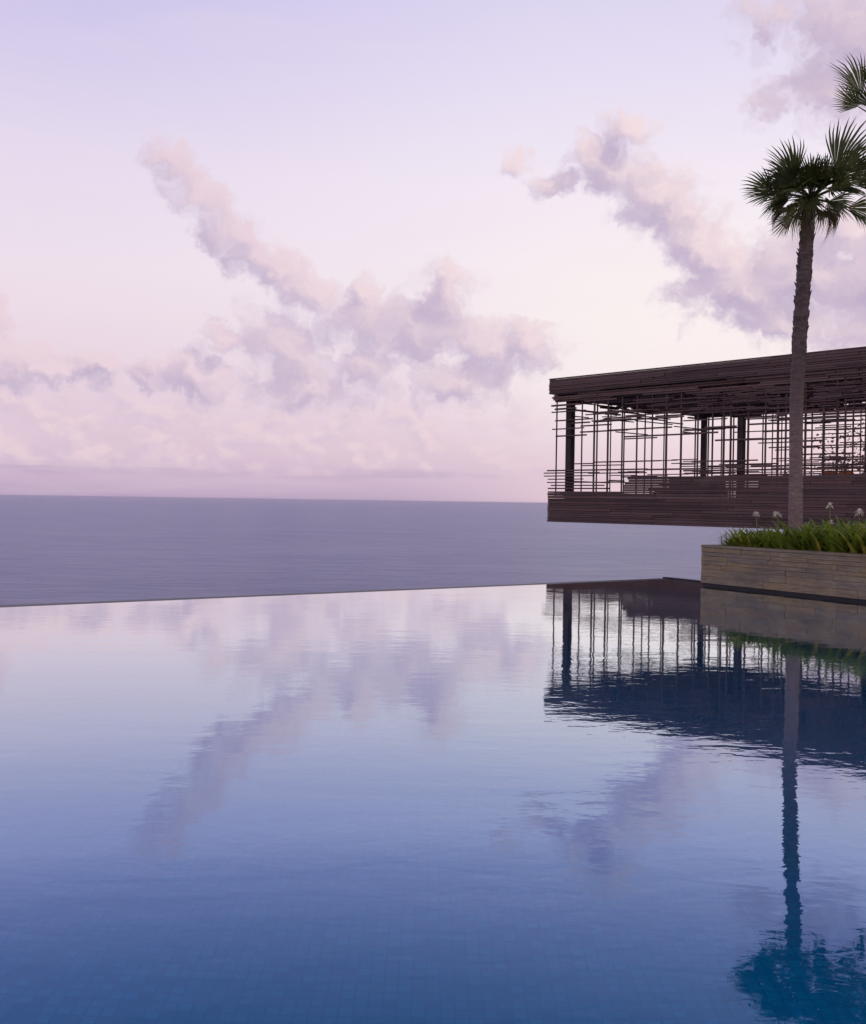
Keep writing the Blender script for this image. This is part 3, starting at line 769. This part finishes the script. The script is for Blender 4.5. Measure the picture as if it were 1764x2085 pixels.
for x0, x1, yy in hz:
    s0, _ = front(x0, yy); s1, _ = front(x1, yy); _, zc = front((x0+x1)/2, yy)
    d_ = rg.choice((.235, .405)) + rg.uniform(-.005, .005); hgt = rg.uniform(.034, .055)
    mb.box(s0, s1, d_-.035, d_+.035, zc-hgt/2, zc+hgt/2, rg.random())
for k in range(250):      # finer short laths, closest together under the roof and above the rail
    s0 = 12.5*rg.random()**.55 + .5; l = rg.uniform(.4, 2.0); u_ = rg.random()
    zc = rg.uniform(ZB1+.5, 3.0) if u_ < .35 else (5.2 - abs(rg.gauss(0, .45)) if u_ < .8 else rg.uniform(3.0, 4.9))
    if 3.1 < zc < 4.4 and s0 < 8.6: continue
    mb.box(s0, s0+l, .245, .275, zc-.016, zc+.016, rg.random())
for k in range(34):      # where the screen runs on beyond the picture
    s0 = rg.uniform(12.0, 16.5); l = rg.uniform(.8, 3); zc = rg.choice((rg.uniform(ZB1+.05, 2.9), rg.uniform(3.2, 5.4)))
    mb.box(s0, min(s0+l, PLN-.1), .2, .27, zc-.03, zc+.03, rg.random())
fs = mb.build('slat_screen', M['batten'], pav)
for px in (1133.5,1185,1210,1238,1267,1297,1328,1357,1387,1421,1451,1474,1488,1524,1559,1584,1600,1640,1677,1705,1721,1737,1763):
    s, _ = front(px, 900); upright(fs, s, .32, rg.uniform(.038, .058))
s = front(1763, 900)[0]
while s < PLN-.5:
    s += rg.uniform(.25, .6); upright(fs, s, .32)
def side_screen(along, fixed, a0, a1, gap, nh, seed, dens_low=.5):
    r2 = random.Random(seed); m_ = MB(); ups = []
    a = a0 + r2.uniform(.1, .3)
    while a < a1: ups.append(a); a += r2.uniform(*gap)
    for k in range(nh):
        l = r2.uniform(.9, 3.2); q = r2.uniform(a0, a1-.6); e = min(q+l, a1)
        zc = r2.uniform(ZB1+.03, 2.85) if r2.random() < dens_low else 5.42 - abs(r2.gauss(0, .5))
        zc = max(zc, ZB1+.04); o_ = r2.choice((-.07, .07)); h = r2.uniform(.032, .05)
        if along == 'x': m_.box(q, e, fixed+o_-.03, fixed+o_+.03, zc-h/2, zc+h/2, r2.random())
        else: m_.box(fixed+o_-.03, fixed+o_+.03, q, e, zc-h/2, zc+h/2, r2.random())
    o = m_.build('slat_screen', M['batten'], pav)
    for u in ups:
        if along == 'x': upright(o, u, fixed, r2.uniform(.032, .05))
        else: upright(o, fixed, u, r2.uniform(.032, .05))
side_screen('y', .32, .7, PWD-.4, (.8, 1.5), 26, 2)
side_screen('x', PWD-.32, .6, PLN-.4, (.4, .85), 52, 3)
side_screen('y', PLN-.32, .7, PWD-.4, (.5, 1.1), 26, 4)
# stone footing carrying the landward end
mb = MB(); mb.box(11.5, 17.6, .6, PWD-.6, -3.2, ZB0+.016, .4); mb.build('footing', M['render'], pav)

# ------------------------------------------------------------------ furniture in the pavilion
def sofa(x, y, w, dpt, turn, label):
    p = VM @ Vector((x, y, ZF-.058)); o = empty('daybed', p, rotz + R(turn)); tag(o, label, 'daybed', 'daybeds in the pavilion')
    m_ = MB(); m_.box(-w/2, w/2, -dpt/2, dpt/2, .10, .26, .3); m_.build('frame', M['timber'], o, bevel=.01)
    for sx in (-1, 1):
        for sy in (-1, 1):
            m_ = MB(); cx, cy = sx*(w/2-.08), sy*(dpt/2-.08); m_.box(cx-.05, cx+.05, cy-.05, cy+.05, 0, .0995, .3); m_.build('leg', M['timber'], o)
    m_ = MB(); m_.box(-w/2+.03, w/2-.03, -dpt/2+.03, dpt/2-.03, .2605, .46, .5); m_.build('mattress', M['fabric'], o, bevel=.05)
    m_ = MB(); m_.box(-w/2, w/2, dpt/2+.002, dpt/2+.10, .10, .82, .4); m_.build('backrest', M['timber'], o, bevel=.01)
    return o
def cushion(x, y, z, turn, mat, label, cat='cushion', w=.5, h=.42, group=None):
    p = VM @ Vector((x, y, z)); o_ = MB(); n = 8
    vs = []
    for s in (-1, 1):
        for i in range(n+1):
            for j in range(n+1):
                u, v = i/n*2-1, j/n*2-1
                b = max(0, (1-u**4)*(1-v**4))**.5
                pin = 1-.10*(u*u*v*v)
                vs.append(Vector((u*w/2*pin*(1-.04*(1-v*v)*abs(u)), s*.085*b, h/2+v*h/2*pin)))
    fs_ = []
    for s in (0, 1):
        o0 = s*(n+1)**2
        for i in range(n):
            for j in range(n):
                q = (o0+i*(n+1)+j, o0+(i+1)*(n+1)+j, o0+(i+1)*(n+1)+j+1, o0+i*(n+1)+j+1); fs_.append(q if s == 0 else q[::-1])
    o_.faces(vs, fs_); c = o_.build('cushion', mat, smooth=True); c.location = p; c.rotation_euler = (R(-12), 0, rotz+R(turn))
    tag(c, label, cat, group); return c
sofa(4.55, 2.3, 2.3, 1.0, 0, 'long dark daybed in the pavilion, nearest its seaward end')
sofa(6.9, 4.6, 2.2, 1.0, 0, 'dark daybed between the two thick middle posts of the pavilion')
sofa(7.9, 2.4, 1.9, 1.0, 0, 'dark daybed in the pavilion just left of the slim palm trunk')
sofa(10.3, 1.5, 2.2, 1.0, 0, 'dark daybed carrying orange cushions right of the slim palm trunk')
cushion(5.0, 2.62, ZF-.058+.445, 0, M['cushion_pale'], 'pale square cushion on the daybed nearest the seaward end')
cushion(7.7, 2.72, ZF-.058+.445, 0, M['cushion_pale'], 'pale square cushion on the daybed left of the palm trunk')
cushion(9.95, 1.82, ZF-.058+.445, 0, M['cushion_orange'], 'orange cushion in the pavilion, left one of the pair', h=.56)
cushion(10.5, 1.82, ZF-.058+.445, 0, M['cushion_orange'], 'orange cushion in the pavilion, right one of the pair', h=.56)
def table(x, y, label):
    p = VM @ Vector((x, y, ZF-.058)); o = empty('low_table', p, rotz); tag(o, label, 'table', 'low tables in the pavilion')
    m_ = MB(); m_.box(-.45, .45, -.35, .35, .36, .42, .5); m_.build('tabletop', M['rim'], o, bevel=.008)
    for sx in (-1, 1):
        for sy in (-1, 1):
            m_ = MB(); m_.box(sx*.38-.035, sx*.38+.035, sy*.28-.035, sy*.28+.035, 0, .3595, .5); m_.build('leg', M['timber'], o)
table(2.9, 3.2, 'low timber table beside the corner post at the seaward end of the pavilion')
table(6.25, 2.4, 'low timber table between the two front daybeds left of the middle front post')

# ------------------------------------------------------------------ open branched tree behind the pavilion
def tree(base, height, seed, label):
    rg = random.Random(seed); o = empty('broadleaf_tree', base); tag(o, label, 'tree')
    m_ = MB(); lm = MB()
    def leafclump(p, r, n):
        for _ in range(n):
            q = p + Vector((rg.gauss(0, r), rg.gauss(0, r), rg.gauss(0, r*.7)))
            d = Vector((rg.gauss(0,1), rg.gauss(0,1), rg.gauss(0,.6))).normalized(); s = d.cross(Vector((rg.gauss(0,1), rg.gauss(0,1), rg.gauss(0,1)))).normalized()
            L = rg.uniform(.10, .2); w = L*.3
            lm.poly([q, q+d*L*.5-s*w, q+d*L, q+d*L*.5+s*w], rg.random()*.85)
    def grow(p, d, L, r, lev):
        n = 4; pts = [p]; q = p.copy(); dd = d.copy()
        for i in range(n):
            dd = (dd + Vector((rg.gauss(0,.14), rg.gauss(0,.14), .06))).normalized(); q = q + dd*(L/n); pts.append(q.copy())
        m_.tube(pts, [r*(1-.45*i/n) for i in range(n+1)], 7 if lev < 2 else 5, rg.random(), caps=False)
        if lev >= 2: leafclump(q, .30, 20); leafclump(pts[2], .22, 8)
        if lev < 4:
            for k in range(rg.choice((2, 3)) if lev else 4):
                nd = (dd + Vector((rg.gauss(0,.65), rg.gauss(0,.65), rg.uniform(-.05,.5)))).normalized()
                grow(q, nd, L*rg.uniform(.58, .78), r*.5, lev+1)
    grow(Vector((0,0,0)), Vector((0,0,1)), height*.42, .17, 0)
    m_.build('trunk', M['bark'], o, smooth=True); lm.build('crown', M['leaf'], o)
tb = VM @ Vector((6.3, 13.0, 0)); tb.z = -10.5
tree(tb, 14.6, 8, 'thinly leaved tree seen through the slats behind the right part of the pavilion')

# ------------------------------------------------------------------ sea haze
mb = MB(); mb.box(-4.4e5, 4.4e5, -4.4e5, 4.4e5, SEA_Z-9.5, 14.0)
m, t, out = material('sea_haze')
pv = t.add('ShaderNodeVolumePrincipled'); pv.inputs['Color'].default_value = (.93, .88, .95, 1); pv.inputs['Density'].default_value = HAZE
t.link(pv.outputs[0], out.inputs['Volume'])
tag(mb.build('haze', m), 'thin lilac sea haze over the water', 'haze', kind='stuff')

# ------------------------------------------------------------------ render settings
sc.view_settings.view_transform = 'Standard'; sc.view_settings.look = 'None'
sc.view_settings.exposure = 0.0; sc.view_settings.gamma = 1.0
cy = sc.cycles
cy.use_denoising = True
cy.max_bounces = 10; cy.diffuse_bounces = 4; cy.glossy_bounces = 4; cy.transmission_bounces = 6; cy.transparent_max_bounces = 12; cy.volume_bounces = 1
cy.sample_clamp_indirect = 6.0; cy.caustics_reflective = True; cy.caustics_refractive = True
